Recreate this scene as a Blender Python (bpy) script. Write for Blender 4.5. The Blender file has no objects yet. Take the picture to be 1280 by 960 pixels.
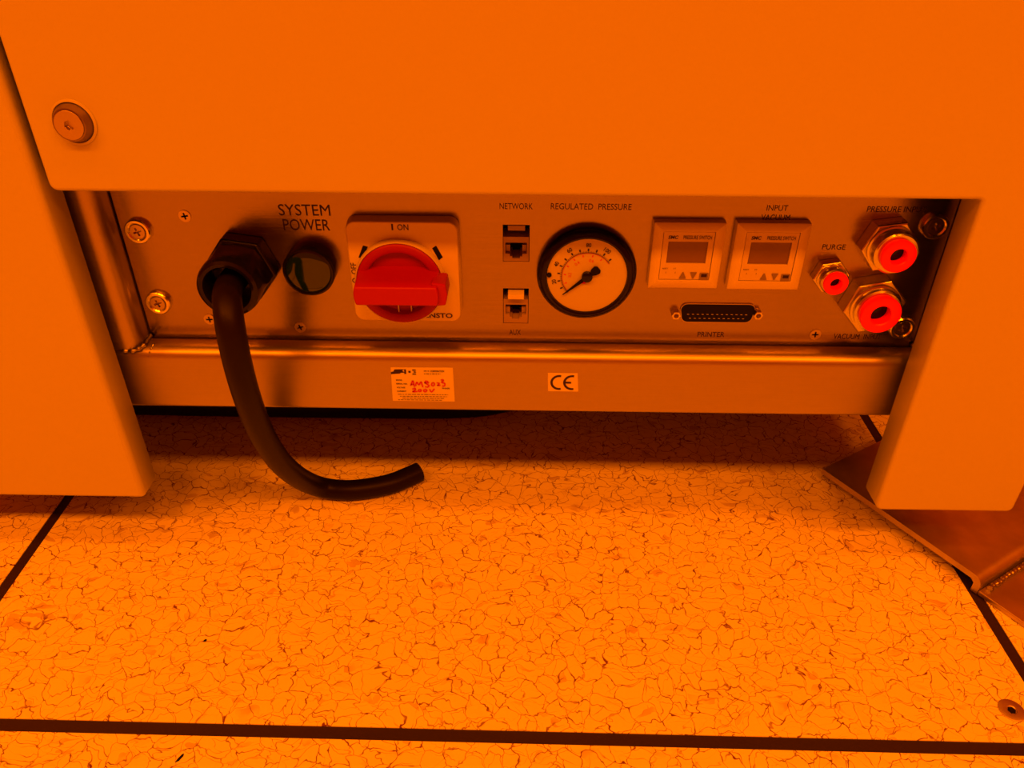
import bpy, bmesh, math, random
from mathutils import Vector, Matrix
random.seed(7)
S = bpy.context.scene
C = S.collection
PI = math.pi

# ------------------------------------------------------------------ camera
FPX, PITCH, YAW, ROLL, HCAM = 978.8, math.radians(33.665), math.radians(1.026), math.radians(-0.174), 0.38
Rx = Matrix(((1, 0, 0), (0, math.cos(PITCH), math.sin(PITCH)), (0, -math.sin(PITCH), math.cos(PITCH))))
Rz = Matrix(((math.cos(YAW), -math.sin(YAW), 0), (math.sin(YAW), math.cos(YAW), 0), (0, 0, 1)))
Ry = Matrix(((math.cos(ROLL), 0, math.sin(ROLL)), (0, 1, 0), (-math.sin(ROLL), 0, math.cos(ROLL))))
MC = Rz @ Rx @ Ry                       # camera axes: x right, y forward, z up
cam_d = bpy.data.cameras.new('camera')
cam = bpy.data.objects.new('camera', cam_d)
C.objects.link(cam)
cam_d.sensor_width = 36.0
cam_d.lens = 36.0 * FPX / 1280.0
cam_d.clip_start = 0.01
rt, fw, up = MC @ Vector((1, 0, 0)), MC @ Vector((0, 1, 0)), MC @ Vector((0, 0, 1))
m4 = Matrix.Identity(4)
for i in range(3):
    m4[i][0], m4[i][1], m4[i][2] = rt[i], up[i], -fw[i]
m4[2][3] = HCAM
cam.matrix_world = m4
S.camera = cam
CP = Vector((0, 0, HCAM))


def ray(px, py):
    return MC @ Vector((px - 640, FPX, -(py - 480)))


def WY(px, py, Y):                      # pixel -> (x, z) on the plane y = Y
    d = ray(px, py)
    p = CP + d * (Y / d.y)
    return p.x, p.z


def WZ(px, py, Z):                      # pixel -> point on the plane z = Z
    d = ray(px, py)
    return CP + d * ((Z - HCAM) / d.z)


# ------------------------------------------------------------------ light: amber clean-room ceiling fixtures
LCOL = (1.0, 0.162, 0.0003)
world = bpy.data.worlds.new('world')
S.world = world
world.use_nodes = True
bg = world.node_tree.nodes['Background']
bg.inputs[0].default_value = (1.0, 0.045, 0.0003, 1)
bg.inputs[1].default_value = 0.52
for lx, ly, en in [(x_, -1.42, 39) for x_ in (-2.2, -1.1, 0.0, 1.1, 2.2)] + [(x_, -0.25, 11) for x_ in (-2.2, -1.1, 0.0, 1.1, 2.2)]:
    ld = bpy.data.lights.new('ceiling_fixture', 'AREA')
    ld.shape = 'RECTANGLE'
    ld.size, ld.size_y = 0.55, 0.30
    ld.energy = en
    ld.color = LCOL
    lo = bpy.data.objects.new('ceiling_fixture', ld)
    C.objects.link(lo)
    lo.location = (lx, ly, 2.6)
S.view_settings.view_transform = 'Standard'
S.view_settings.look = 'None'
S.view_settings.gamma = 1.0
S.view_settings.use_curve_mapping = False
S.view_settings.exposure = 0.0

# ------------------------------------------------------------------ materials
MAT = {}


def new_mat(name):
    m = bpy.data.materials.new(name)
    m.use_nodes = True
    MAT[name] = m
    return m, m.node_tree.nodes, m.node_tree.links, m.node_tree.nodes['Principled BSDF']


def plain(name, col, rough=0.45, metal=0.0, bump=0.0, bscale=400, spec=0.5, var=0.0, coat=0.0):
    m, N, L, b = new_mat(name)
    b.inputs['Base Color'].default_value = (*col, 1)
    b.inputs['Roughness'].default_value = rough
    b.inputs['Metallic'].default_value = metal
    b.inputs['Specular IOR Level'].default_value = spec
    b.inputs['Coat Weight'].default_value = coat
    tc = N.new('ShaderNodeTexCoord')
    nz = N.new('ShaderNodeTexNoise')
    nz.inputs['Scale'].default_value = bscale
    nz.inputs['Detail'].default_value = 3
    L.new(tc.outputs['Object'], nz.inputs['Vector'])
    if bump:
        bp = N.new('ShaderNodeBump')
        bp.inputs['Strength'].default_value = bump
        bp.inputs['Distance'].default_value = 0.0005
        L.new(nz.outputs['Fac'], bp.inputs['Height'])
        L.new(bp.outputs['Normal'], b.inputs['Normal'])
    if var:
        n2 = N.new('ShaderNodeTexNoise')
        n2.inputs['Scale'].default_value = bscale * 0.12
        n2.inputs['Detail'].default_value = 5
        L.new(tc.outputs['Object'], n2.inputs['Vector'])
        r = N.new('ShaderNodeMapRange')
        r.inputs[1].default_value, r.inputs[2].default_value = 0.3, 0.7
        r.inputs[3].default_value, r.inputs[4].default_value = 1 - var, 1.0
        L.new(n2.outputs['Fac'], r.inputs[0])
        mx = N.new('ShaderNodeMix')
        mx.data_type = 'RGBA'
        mx.blend_type = 'MULTIPLY'
        mx.inputs[0].default_value = 1
        mx.inputs[6].default_value = (*col, 1)
        L.new(r.outputs[0], mx.inputs[7])
        L.new(mx.outputs[2], b.inputs['Base Color'])
    return m


def brushed(name, col, rough, aniso, sx, sz, depth=0.12):
    """metal brushed along x: fine streaks from noise stretched along x"""
    m, N, L, b = new_mat(name)
    b.inputs['Metallic'].default_value = 1.0
    tc = N.new('ShaderNodeTexCoord')
    mp = N.new('ShaderNodeMapping')
    mp.inputs['Scale'].default_value = (sx, sz, sz)
    L.new(tc.outputs['Object'], mp.inputs['Vector'])
    nz = N.new('ShaderNodeTexNoise')
    nz.inputs['Scale'].default_value = 1.0
    nz.inputs['Detail'].default_value = 4
    nz.inputs['Roughness'].default_value = 0.7
    L.new(mp.outputs[0], nz.inputs['Vector'])
    r = N.new('ShaderNodeMapRange')
    r.inputs[1].default_value, r.inputs[2].default_value = 0.25, 0.75
    r.inputs[3].default_value, r.inputs[4].default_value = rough - 0.05, rough + 0.07
    L.new(nz.outputs['Fac'], r.inputs[0])
    L.new(r.outputs[0], b.inputs['Roughness'])
    r2 = N.new('ShaderNodeMapRange')
    r2.inputs[1].default_value, r2.inputs[2].default_value = 0.25, 0.75
    r2.inputs[3].default_value, r2.inputs[4].default_value = 1 - depth, 1.0
    L.new(nz.outputs['Fac'], r2.inputs[0])
    mx = N.new('ShaderNodeMix')
    mx.data_type = 'RGBA'
    mx.blend_type = 'MULTIPLY'
    mx.inputs[0].default_value = 1
    mx.inputs[6].default_value = (*col, 1)
    L.new(r2.outputs[0], mx.inputs[7])
    L.new(mx.outputs[2], b.inputs['Base Color'])
    bp = N.new('ShaderNodeBump')
    bp.inputs['Strength'].default_value = 0.12
    bp.inputs['Distance'].default_value = 0.0002
    L.new(nz.outputs['Fac'], bp.inputs['Height'])
    L.new(bp.outputs['Normal'], b.inputs['Normal'])
    return m


plain('paint', (0.48, 0.48, 0.46), 0.42, bump=0.05, bscale=900)
brushed('panel_metal', (0.37, 0.31, 0.28), 0.22, 0.5, 25, 2600, 0.22)
brushed('rail_metal', (0.46, 0.40, 0.36), 0.38, 0.3, 40, 2200, 0.12)
plain('bright_metal', (0.72, 0.72, 0.70), 0.22, 1.0, bump=0.05, bscale=900)
plain('screw_metal', (0.50, 0.43, 0.38), 0.28, 1.0, bump=0.05, bscale=1500)
plain('nickel', (0.62, 0.60, 0.56), 0.20, 1.0)
plain('shaded_steel', (0.26, 0.20, 0.17), 0.35, 1.0)  # cover screw sides: their dark reflection is put into the base colour
plain('weld_metal', (0.50, 0.48, 0.45), 0.32, 1.0, bump=0.6, bscale=500, var=0.4)
plain('bracket_metal', (0.64, 0.55, 0.47), 0.45, 1.0, bump=0.15, bscale=260, var=0.45)
plain('black_plastic', (0.006, 0.004, 0.004), 0.17, spec=0.25)
plain('black_matte', (0.005, 0.004, 0.004), 0.6, spec=0.15)
plain('rubber', (0.009, 0.004, 0.004), 0.42, bump=0.12, bscale=700, spec=0.14)
plain('ink', (0.03, 0.015, 0.015), 0.6, spec=0.2)
plain('red_ink', (0.55, 0.004, 0.004), 0.6, spec=0.2)
plain('marker', (0.46, 0.002, 0.002), 0.5, spec=0.2)
plain('red_plastic', (0.33, 0.001, 0.001), 0.45, spec=0.25, bump=0.1, bscale=900)
plain('collar_red', (1.0, 0.010, 0.012), 0.35, spec=0.3)
plain('cream_plastic', (0.60, 0.55, 0.48), 0.45, bump=0.05, bscale=900)
plain('white_plastic', (0.56, 0.50, 0.46), 0.40)
plain('face_sticker', (0.60, 0.60, 0.58), 0.5)
plain('grey_print', (0.20, 0.16, 0.13), 0.5)
plain('lcd', (0.17, 0.10, 0.08), 0.12)
plain('green_lens', (0.004, 0.018, 0.008), 0.08, spec=0.7)
plain('label_paper', (0.60, 0.58, 0.54), 0.5)
plain('dial_white', (0.50, 0.47, 0.44), 0.5)
plain('jack_plastic', (0.30, 0.23, 0.20), 0.35)
plain('jack_light', (0.62, 0.58, 0.52), 0.35)
plain('contact', (0.60, 0.55, 0.5), 0.3, 1.0)
plain('joint_rubber', (0.022, 0.010, 0.010), 0.55, bump=0.2, bscale=800, spec=0.3)
plain('slab', (0.08, 0.08, 0.08), 0.8)
plain('body_dark', (0.10, 0.10, 0.10), 0.6)


def floor_material():
    m, N, L, b = new_mat('vinyl_tile')
    b.inputs['Roughness'].default_value = 0.38
    b.inputs['Specular IOR Level'].default_value = 0.35
    geo = N.new('ShaderNodeNewGeometry')

    def math_(op, a, bb, clamp=False):
        n = N.new('ShaderNodeMath')
        n.operation = op
        n.use_clamp = clamp
        for i, v in enumerate((a, bb)):
            if isinstance(v, (int, float)):
                n.inputs[i].default_value = v
            elif v is not None:
                L.new(v, n.inputs[i])
        return n.outputs[0]

    def noise(scale, detail=2.0, vec=None, w=0.0, rough=0.5):
        n = N.new('ShaderNodeTexNoise')
        n.noise_dimensions = '4D'
        n.inputs['W'].default_value = w
        n.inputs['Scale'].default_value = scale
        n.inputs['Detail'].default_value = detail
        n.inputs['Roughness'].default_value = rough
        L.new(vec if vec is not None else geo.outputs['Position'], n.inputs['Vector'])
        return n

    def warp(vec, scale, amt, w, detail=2.0):
        n = noise(scale, detail, vec, w)
        s = N.new('ShaderNodeVectorMath')
        s.operation = 'SUBTRACT'
        L.new(n.outputs['Color'], s.inputs[0])
        s.inputs[1].default_value = (0.5, 0.5, 0.5)
        k = N.new('ShaderNodeVectorMath')
        k.operation = 'MULTIPLY'
        L.new(s.outputs[0], k.inputs[0])
        k.inputs[1].default_value = (amt, amt, 0)
        a = N.new('ShaderNodeVectorMath')
        a.operation = 'ADD'
        L.new(vec, a.inputs[0])
        L.new(k.outputs[0], a.inputs[1])
        return a.outputs[0]

    def smooth(v, lo, hi, o0, o1):
        r = N.new('ShaderNodeMapRange')
        r.interpolation_type = 'SMOOTHSTEP'
        r.inputs[1].default_value, r.inputs[2].default_value = lo, hi
        r.inputs[3].default_value, r.inputs[4].default_value = o0, o1
        L.new(v, r.inputs[0])
        return r.outputs[0]

    def voro(vec, scale, feat, randomness=1.0):
        v = N.new('ShaderNodeTexVoronoi')
        v.voronoi_dimensions = '2D'
        v.feature = feat
        v.inputs['Scale'].default_value = scale
        v.inputs['Randomness'].default_value = randomness
        L.new(vec, v.inputs['Vector'])
        return v

    p = warp(geo.outputs['Position'], 45, 0.020, 1.3)
    p = warp(p, 150, 0.0085, 4.1, 2.0)
    # outlines of the chips
    e1 = voro(p, 96, 'DISTANCE_TO_EDGE')
    line1 = smooth(e1.outputs['Distance'], 0.010, 0.034, 1.0, 0.0)
    k1 = smooth(noise(130, 2, None, 9.0).outputs['Fac'], 0.34, 0.60, 0.60, 1.0)
    line1 = math_('MULTIPLY', line1, k1)
    # second, broken web of fainter veins inside them
    mp = N.new('ShaderNodeMapping')
    mp.inputs['Rotation'].default_value = (0, 0, 0.6)
    mp.inputs['Scale'].default_value = (1.0, 1.9, 1.0)
    L.new(p, mp.inputs['Vector'])
    p2 = warp(mp.outputs[0], 60, 0.018, 7.7)
    e2 = voro(p2, 84, 'DISTANCE_TO_EDGE')
    line2 = smooth(e2.outputs['Distance'], 0.008, 0.034, 1.0, 0.0)
    k2 = smooth(noise(75, 2, None, 21.0).outputs['Fac'], 0.38, 0.60, 0.10, 0.85)
    line2 = math_('MULTIPLY', line2, k2)
    lines = math_('MAXIMUM', line1, line2)
    # some chips are darker
    c1 = voro(p2, 150, 'F1')
    sep = N.new('ShaderNodeSeparateColor')
    L.new(c1.outputs['Color'], sep.inputs[0])
    dark = smooth(sep.outputs[0], 0.90, 0.965, 0.0, 1.0)
    dark = math_('MULTIPLY', dark, smooth(noise(60, 3, None, 33.0).outputs['Fac'], 0.42, 0.6, 0.10, 0.62))
    soft = smooth(noise(38, 4, p, 41.0, 0.6).outputs['Fac'], 0.35, 0.75, 0.0, 0.10)

    def mix(f, a, bcol):
        x = N.new('ShaderNodeMix')
        x.data_type = 'RGBA'
        L.new(f, x.inputs[0])
        if isinstance(a, tuple):
            x.inputs[6].default_value = (*a, 1)
        else:
            L.new(a, x.inputs[6])
        x.inputs[7].default_value = (*bcol, 1)
        return x.outputs[2]

    col = mix(soft, (0.80, 0.78, 0.72), (0.50, 0.42, 0.36))
    col = mix(dark, col, (0.42, 0.28, 0.22))
    col = mix(lines, col, (0.15, 0.035, 0.02))
    L.new(col, b.inputs['Base Color'])
    bp = N.new('ShaderNodeBump')
    bp.inputs['Strength'].default_value = 0.08
    bp.inputs['Distance'].default_value = 0.0004
    L.new(noise(350, 3).outputs['Fac'], bp.inputs['Height'])
    L.new(bp.outputs['Normal'], b.inputs['Normal'])


floor_material()

# ------------------------------------------------------------------ helpers
ORG = {}


def tag(o, label=None, cat=None, group=None, kind=None):
    if label:
        o['label'] = label
    if cat:
        o['category'] = cat
    if group:
        o['group'] = group
    if kind:
        o['kind'] = kind
    return o


def thing(name, label, cat, org, group=None):
    o = bpy.data.objects.new(name, None)
    o.empty_display_size = 0.01
    C.objects.link(o)
    o.location = org
    ORG[o.name] = Vector(org)
    return tag(o, label, cat, group)


def obj(name, bm, mat, parent=None, org=None, smooth=None, bevel=0.0, segs=2, solid=0.0, normals=True):
    """link a bmesh (world coordinates) as one mesh object"""
    if normals:
        bmesh.ops.recalc_face_normals(bm, faces=bm.faces[:])
    o_ = ORG[parent.name] if parent is not None else Vector(org if org else (0, 0, 0))
    for v in bm.verts:
        v.co -= o_
    me = bpy.data.meshes.new(name)
    bm.to_mesh(me)
    bm.free()
    me.materials.append(MAT[mat])
    o = bpy.data.objects.new(name, me)
    C.objects.link(o)
    if parent is not None:
        o.parent = parent
    else:
        o.location = o_
    ORG[o.name] = o_
    if bevel:
        b = o.modifiers.new('bevel', 'BEVEL')
        b.width = bevel
        b.segments = segs
        b.limit_method = 'ANGLE'
        b.angle_limit = math.radians(40)
    if solid:
        s = o.modifiers.new('solid', 'SOLIDIFY')
        s.thickness = solid
        s.offset = -1
    if smooth is not None:
        for f in me.polygons:
            f.use_smooth = True
        me.set_sharp_from_angle(angle=math.radians(smooth))
    return o


def NB():
    return bmesh.new()


def box(bm, x0, x1, y0, y1, z0, z1):
    v = [bm.verts.new((x, y, z)) for x in (x0, x1) for y in (y0, y1) for z in (z0, z1)]
    for f in ((0, 1, 3, 2), (4, 6, 7, 5), (0, 4, 5, 1), (2, 3, 7, 6), (0, 2, 6, 4), (1, 5, 7, 3)):
        bm.faces.new([v[i] for i in f])
    return bm


def lathe(bm, cx, cz, prof, n=40, a0=0.0, cap0=True, cap1=True):
    """rings (r, y) about the axis x = cx, z = cz running along y"""
    rings = []
    for r, y in prof:
        if r <= 1e-7:
            rings.append([bm.verts.new((cx, y, cz))])
        else:
            rings.append([bm.verts.new((cx + r * math.cos(a0 + 2 * PI * i / n), y, cz + r * math.sin(a0 + 2 * PI * i / n))) for i in range(n)])
    for A, B in zip(rings, rings[1:]):
        for i in range(n):
            j = (i + 1) % n
            if len(A) == 1 and len(B) == 1:
                continue
            if len(A) == 1:
                bm.faces.new((A[0], B[i], B[j]))
            elif len(B) == 1:
                bm.faces.new((A[i], A[j], B[0]))
            else:
                bm.faces.new((A[i], A[j], B[j], B[i]))
    if cap0 and len(rings[0]) > 1:
        bm.faces.new(rings[0])
    if cap1 and len(rings[-1]) > 1:
        bm.faces.new(rings[-1])
    return bm


def lathe_loop(bm, cx, cz, prof, n=40, a0=0.0):
    """closed profile (a ring with a hole)"""
    return lathe(bm, cx, cz, list(prof) + [prof[0]], n, a0, False, False) if False else _loop(bm, cx, cz, prof, n, a0)


def _loop(bm, cx, cz, prof, n, a0):
    rings = [[bm.verts.new((cx + r * math.cos(a0 + 2 * PI * i / n), y, cz + r * math.sin(a0 + 2 * PI * i / n))) for i in range(n)] for r, y in prof]
    m = len(rings)
    for k in range(m):
        A, B = rings[k], rings[(k + 1) % m]
        for i in range(n):
            j = (i + 1) % n
            bm.faces.new((A[i], A[j], B[j], B[i]))
    return bm


def circle(cx, cz, r, n=32, a0=0.0):
    return [(cx + r * math.cos(a0 + 2 * PI * i / n), cz + r * math.sin(a0 + 2 * PI * i / n)) for i in range(n)]


def plus(cx, cz, r, w, a=0.0):
    pts = [(w, w), (w, r), (-w, r), (-w, w), (-r, w), (-r, -w), (-w, -w), (-w, -r), (w, -r), (w, -w), (r, -w), (r, w)]
    return [(cx + x * math.cos(a) - z * math.sin(a), cz + x * math.sin(a) + z * math.cos(a)) for x, z in pts]


def rrect(x0, x1, z0, z1, r, n=6):
    pts = []
    R4 = r if isinstance(r, tuple) else (r, r, r, r)
    for sx_, sz_, a, r in ((1, 1, 0, R4[0]), (0, 1, 90, R4[1]), (0, 0, 180, R4[2]), (1, 0, 270, R4[3])):
        cx, cz = (x1 - r if sx_ else x0 + r), (z1 - r if sz_ else z0 + r)
        for i in range(n + 1):
            t = math.radians(a + 90 * i / n)
            pts.append((cx + r * math.cos(t), cz + r * math.sin(t)))
    return pts


def holed(bm, outer, holes, y0, y1, pocket=None):
    """flat piece in xz, front at y0, back at y1; holes go through, or are pockets that deep"""
    def fill(y, loops):
        ed, lv = [], []
        for lp in loops:
            vs = [bm.verts.new((x, y, z)) for x, z in lp]
            lv.append(vs)
            ed += [bm.edges.new((vs[i], vs[(i + 1) % len(vs)])) for i in range(len(vs))]
        bmesh.ops.triangle_fill(bm, use_beauty=True, use_dissolve=False, edges=ed)
        return lv

    def walls(A, B):
        n = len(A)
        for i in range(n):
            bm.faces.new((A[i], A[(i + 1) % n], B[(i + 1) % n], B[i]))
    F = fill(y0, [outer] + holes)
    if pocket is None:
        B = fill(y1, [outer] + holes)
        for a, b in zip(F, B):
            walls(a, b)
    else:
        B = fill(y1, [outer])
        walls(F[0], B[0])
        for h, a in zip(holes, F[1:]):
            b = [bm.verts.new((x, y0 + pocket, z)) for x, z in h]
            walls(a, b)
            bm.faces.new(b)
    return bm


def prism(bm, pts, y0, y1, top=None):
    """polygon in xz extruded along y (top: another outline at y0)"""
    t = top if top else pts
    A = [bm.verts.new((x, y0, z)) for x, z in t]
    B = [bm.verts.new((x, y1, z)) for x, z in pts]
    n = len(A)
    for i in range(n):
        bm.faces.new((A[i], A[(i + 1) % n], B[(i + 1) % n], B[i]))
    bm.faces.new(A)
    bm.faces.new(B)
    return bm


def catmull(P, n=10):
    P = [Vector(p) for p in P]
    Q = [2 * P[0] - P[1]] + P + [2 * P[-1] - P[-2]]
    out = []
    for i in range(1, len(Q) - 2):
        a, b, c, d = Q[i - 1], Q[i], Q[i + 1], Q[i + 2]
        for k in range(n):
            t = k / n
            out.append(0.5 * ((2 * b) + (c - a) * t + (2 * a - 5 * b + 4 * c - d) * t * t + (3 * b - a - 3 * c + d) * t ** 3))
    out.append(P[-1])
    return out


def tube(bm, path, rad, n=20):
    rings = []
    prev = None
    for i, p in enumerate(path):
        t = (path[min(i + 1, len(path) - 1)] - path[max(i - 1, 0)]).normalized()
        if prev is None:
            u = t.orthogonal().normalized()
        else:
            u = (prev - t * prev.dot(t)).normalized()
        prev = u
        w = t.cross(u)
        r = rad(i / (len(path) - 1)) if callable(rad) else rad
        rings.append([bm.verts.new(p + (u * math.cos(2 * PI * k / n) + w * math.sin(2 * PI * k / n)) * r) for k in range(n)])
    for A, B in zip(rings, rings[1:]):
        for k in range(n):
            bm.faces.new((A[k], A[(k + 1) % n], B[(k + 1) % n], B[k]))
    bm.faces.new(rings[0])
    bm.faces.new(rings[-1])
    return bm


_tc = {}


def text_polys(body, bold=0.0):
    """triangulated outline of a text in unit box: verts (x, y), faces, (w, h)"""
    if (body, bold) in _tc:
        return _tc[body, bold]
    cu = bpy.data.curves.new('t', 'FONT')
    cu.body = body
    cu.size = 1.0
    cu.resolution_u = 3
    cu.offset = bold
    o = bpy.data.objects.new('t', cu)
    C.objects.link(o)
    dg = bpy.context.evaluated_depsgraph_get()
    me = bpy.data.meshes.new_from_object(o.evaluated_get(dg))
    vs = [(v.co.x, v.co.y) for v in me.vertices]
    fs = [tuple(p.vertices) for p in me.polygons]
    bpy.data.objects.remove(o)
    bpy.data.curves.remove(cu)
    bpy.data.meshes.remove(me)
    x0, x1 = min(v[0] for v in vs), max(v[0] for v in vs)
    y0, y1 = min(v[1] for v in vs), max(v[1] for v in vs)
    vs = [((x - x0) / (x1 - x0), (y - y0) / (y1 - y0)) for x, y in vs]
    _tc[body, bold] = (vs, fs)
    return _tc[body, bold]


def put_text(bm, body, cx, cz, w, h, Y, rot=0.0, skew=0.0, bold=0.0):
    vs, fs = text_polys(body, bold)
    c, s = math.cos(rot), math.sin(rot)
    V = []
    for a, b in vs:
        x, z = (a - 0.5) * w + skew * (b - 0.5) * h, (b - 0.5) * h
        V.append(bm.verts.new((cx + x * c - z * s, Y, cz + x * s + z * c)))
    for f in fs:
        try:
            bm.faces.new([V[i] for i in f])
        except ValueError:
            pass
    return bm


def lettering(name, bm, mat, parent):
    for f in bm.faces:
        f.normal_update()
        if f.normal.y > 0:
            f.normal_flip()
    return obj(name, bm, mat, parent, normals=False)


def ribbon(bm, pts, w, Y):
    """flat pen stroke"""
    P = [Vector((x, 0, z)) for x, z in pts]
    L_, R_ = [], []
    for i, p in enumerate(P):
        t = (P[min(i + 1, len(P) - 1)] - P[max(i - 1, 0)]).normalized()
        nrm = Vector((-t.z, 0, t.x)) * (w / 2)
        L_.append(bm.verts.new((p.x + nrm.x, Y, p.z + nrm.z)))
        R_.append(bm.verts.new((p.x - nrm.x, Y, p.z - nrm.z)))
    for i in range(len(P) - 1):
        bm.faces.new((L_[i], L_[i + 1], R_[i + 1], R_[i]))


def quad(bm, x0, x1, z0, z1, Y):
    bm.faces.new([bm.verts.new(p) for p in ((x0, Y, z0), (x1, Y, z0), (x1, Y, z1), (x0, Y, z1))])


# ------------------------------------------------------------------ the floor: vinyl tiles with black joint strips
YC = 0.360        # front of the covers
YP = 0.400        # front of the connector panel
YR = 0.384        # front of the rail and uprights

bm = NB()
box(bm, -2.7, 2.7, -2.0, 1.9, -0.04, -0.004)
floor = tag(obj('floor', bm, 'slab'), kind='structure')
O2 = Vector((-0.3236, 0.2397, 0))
EX, EY = Vector((0.609, -0.003, 0)), Vector((-0.0072, 0.609, 0))
JW = 0.0037
tile_at = {}
for i in range(-3, 4):
    for j in range(-3, 3):
        bm = NB()
        e = JW / 0.609
        P = [O2 + EX * (i + a) + EY * (j + b) for a, b in ((e, e), (1 - e, e), (1 - e, 1 - e), (e, 1 - e))]
        T = [bm.verts.new(p) for p in P]
        B = [bm.verts.new(p + Vector((0, 0, -0.004))) for p in P]
        bm.faces.new(T)
        bm.faces.new(B)
        for k in range(4):
            bm.faces.new((T[k], T[(k + 1) % 4], B[(k + 1) % 4], B[k]))
        tile_at[i, j] = obj('floor_tile', bm, 'vinyl_tile', floor)


def strip(a, b, w):
    t = (b - a).normalized()
    n = Vector((-t.y, t.x, 0)) * w
    bm = NB()
    T = [bm.verts.new(p + Vector((0, 0, -0.0006))) for p in (a - n, b - n, b + n, a + n)]
    B = [bm.verts.new(p + Vector((0, 0, -0.004))) for p in (a - n, b - n, b + n, a + n)]
    bm.faces.new(T)
    bm.faces.new(B)
    for k in range(4):
        bm.faces.new((T[k], T[(k + 1) % 4], B[(k + 1) % 4], B[k]))
    return obj('joint_strip', bm, 'joint_rubber', floor)


for j in range(-3, 4):
    strip(O2 + EX * -3 + EY * j, O2 + EX * 4 + EY * j, JW)
for i in range(-3, 5):
    for j in range(-3, 3):
        strip(O2 + EX * i + EY * (j + 0.0062), O2 + EX * i + EY * (j + 0.9938), JW)

# countersunk tile screw
sp = WZ(1264.5, 888, 0)
bm = NB()
R = 0.0068


def zlathe(bm, cx, cy, prof, n=28):
    rings = [[bm.verts.new((cx + r * math.cos(2 * PI * k / n), cy + r * math.sin(2 * PI * k / n), z)) for k in range(n)] for r, z in prof]
    for A, B in zip(rings, rings[1:]):
        for k in range(n):
            bm.faces.new((A[k], A[(k + 1) % n], B[(k + 1) % n], B[k]))
    bm.faces.new(rings[0])
    bm.faces.new(rings[-1])
    return bm


zlathe(bm, sp.x, sp.y, [(R, 0.0), (R, 0.0003), (R - 0.0006, 0.0006), (0.0027, 0.0005), (0.0023, 0.0001)])
obj('tile_screw', bm, 'bracket_metal', tile_at[0, 0], smooth=35)
bm = NB()
zlathe(bm, sp.x, sp.y, [(0.0023, 0.00005), (0.0022, 0.0002)], 6)
obj('screw_socket', bm, 'black_matte', tile_at[0, 0])

bm = NB()
box(bm, -2.7, 2.7, -2.0, 1.9, 2.66, 2.70)
tag(obj('ceiling', bm, 'face_sticker'), kind='structure')

# ------------------------------------------------------------------ sheet-metal covers


def sheet_cover(name, outline, depth, label, cat, org, round_at=0.003):
    """outline (x, z) clockwise or not; folded back by depth along every edge"""
    bm = NB()
    A = [bm.verts.new((x, YC, z)) for x, z in outline]
    B = [bm.verts.new((x, YC + depth, z)) for x, z in outline]
    n = len(A)
    front = bm.faces.new(A)
    for i in range(n):
        bm.faces.new((A[i], A[(i + 1) % n], B[(i + 1) % n], B[i]))
    bmesh.ops.recalc_face_normals(bm, faces=bm.faces[:])
    front.normal_update()
    if front.normal.y > 0:
        bmesh.ops.reverse_faces(bm, faces=bm.faces[:])
    o = obj(name, bm, 'paint', None, org, normals=False)
    b = o.modifiers.new('bevel', 'BEVEL')
    b.width = round_at
    b.segments = 5
    b.limit_method = 'ANGLE'
    b.angle_limit = math.radians(40)
    s = o.modifiers.new('solid', 'SOLIDIFY')
    s.thickness = 0.0013
    s.offset = -1
    for f in o.data.polygons:
        f.use_smooth = True
    o.data.set_sharp_from_angle(angle=math.radians(60))
    return tag(o, label, cat)


def arc(cx, cz, r, a0, a1, n=6):
    return [(cx + r * math.cos(math.radians(a0 + (a1 - a0) * i / n)), cz + r * math.sin(math.radians(a0 + (a1 - a0) * i / n))) for i in range(n + 1)]


XL = -0.2286                       # left edge of the big cover
ZD = 0.2478                        # its lower edge
XI, XO, ZB = 0.2158, 0.2990, 0.0508   # inner and outer edge and foot of its leg
ZTOP = 0.95
out = [(XL, ZTOP)] + arc(XL + 0.004, ZD + 0.004, 0.004, 180, 270) + arc(XI - 0.002, ZD - 0.002, 0.002, 90, 0, 4)
out += arc(XI + 0.0045, ZB + 0.0045, 0.0045, 180, 270) + arc(XO - 0.004, ZB + 0.004, 0.004, 270, 360) + [(XO, ZTOP)]
cover = sheet_cover('front_cover', out, 0.018, 'large pale painted front cover with a leg at one side and one socket screw', 'cover panel', (0.03, YC, ZB))
XLI = -0.2336
out = [(-0.42, ZTOP), (-0.42, ZB + 0.0005), (XLI, ZB + 0.0005), (XLI, ZTOP)]
leg = sheet_cover('leg_cover', out, 0.018, 'narrow pale painted cover standing free beside the large cover, without any screw', 'cover panel', (-0.32, YC, ZB))

# the captive screw of the big cover
x, z = WY(92.5, 153, YC)
s = obj('captive_washer', _loop(NB(), x, z, [(0.0105, YC - 0.0001), (0.0104, YC - 0.0006), (0.0093, YC - 0.0009), (0.0090, YC - 0.0001)], 40, 0), 'paint', cover, smooth=35)
bm = NB()
holed(bm, circle(x, z, 0.0066, 36), [circle(x, z, 0.0023, 6, 0.3)], YC - 0.0050, YC - 0.0020, 0.0022)
sc = obj('screw_head', bm, 'screw_metal', cover, smooth=35, bevel=0.0004)
bm = _loop(NB(), x, z, [(0.0091, YC - 0.0002), (0.0088, YC - 0.0010), (0.0074, YC - 0.0045), (0.0067, YC - 0.0046), (0.0067, YC - 0.0002)], 40, 0)
obj('screw_collar', bm, 'shaded_steel', cover, smooth=35)

# ------------------------------------------------------------------ welded frame
frame = thing('machine_frame', 'brushed steel tube frame with welded lower rail under the connector panel', 'frame', (0.0, 0.403, 0.0))
ZR0, ZR1 = 0.1035, 0.1448
bm = NB()


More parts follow.
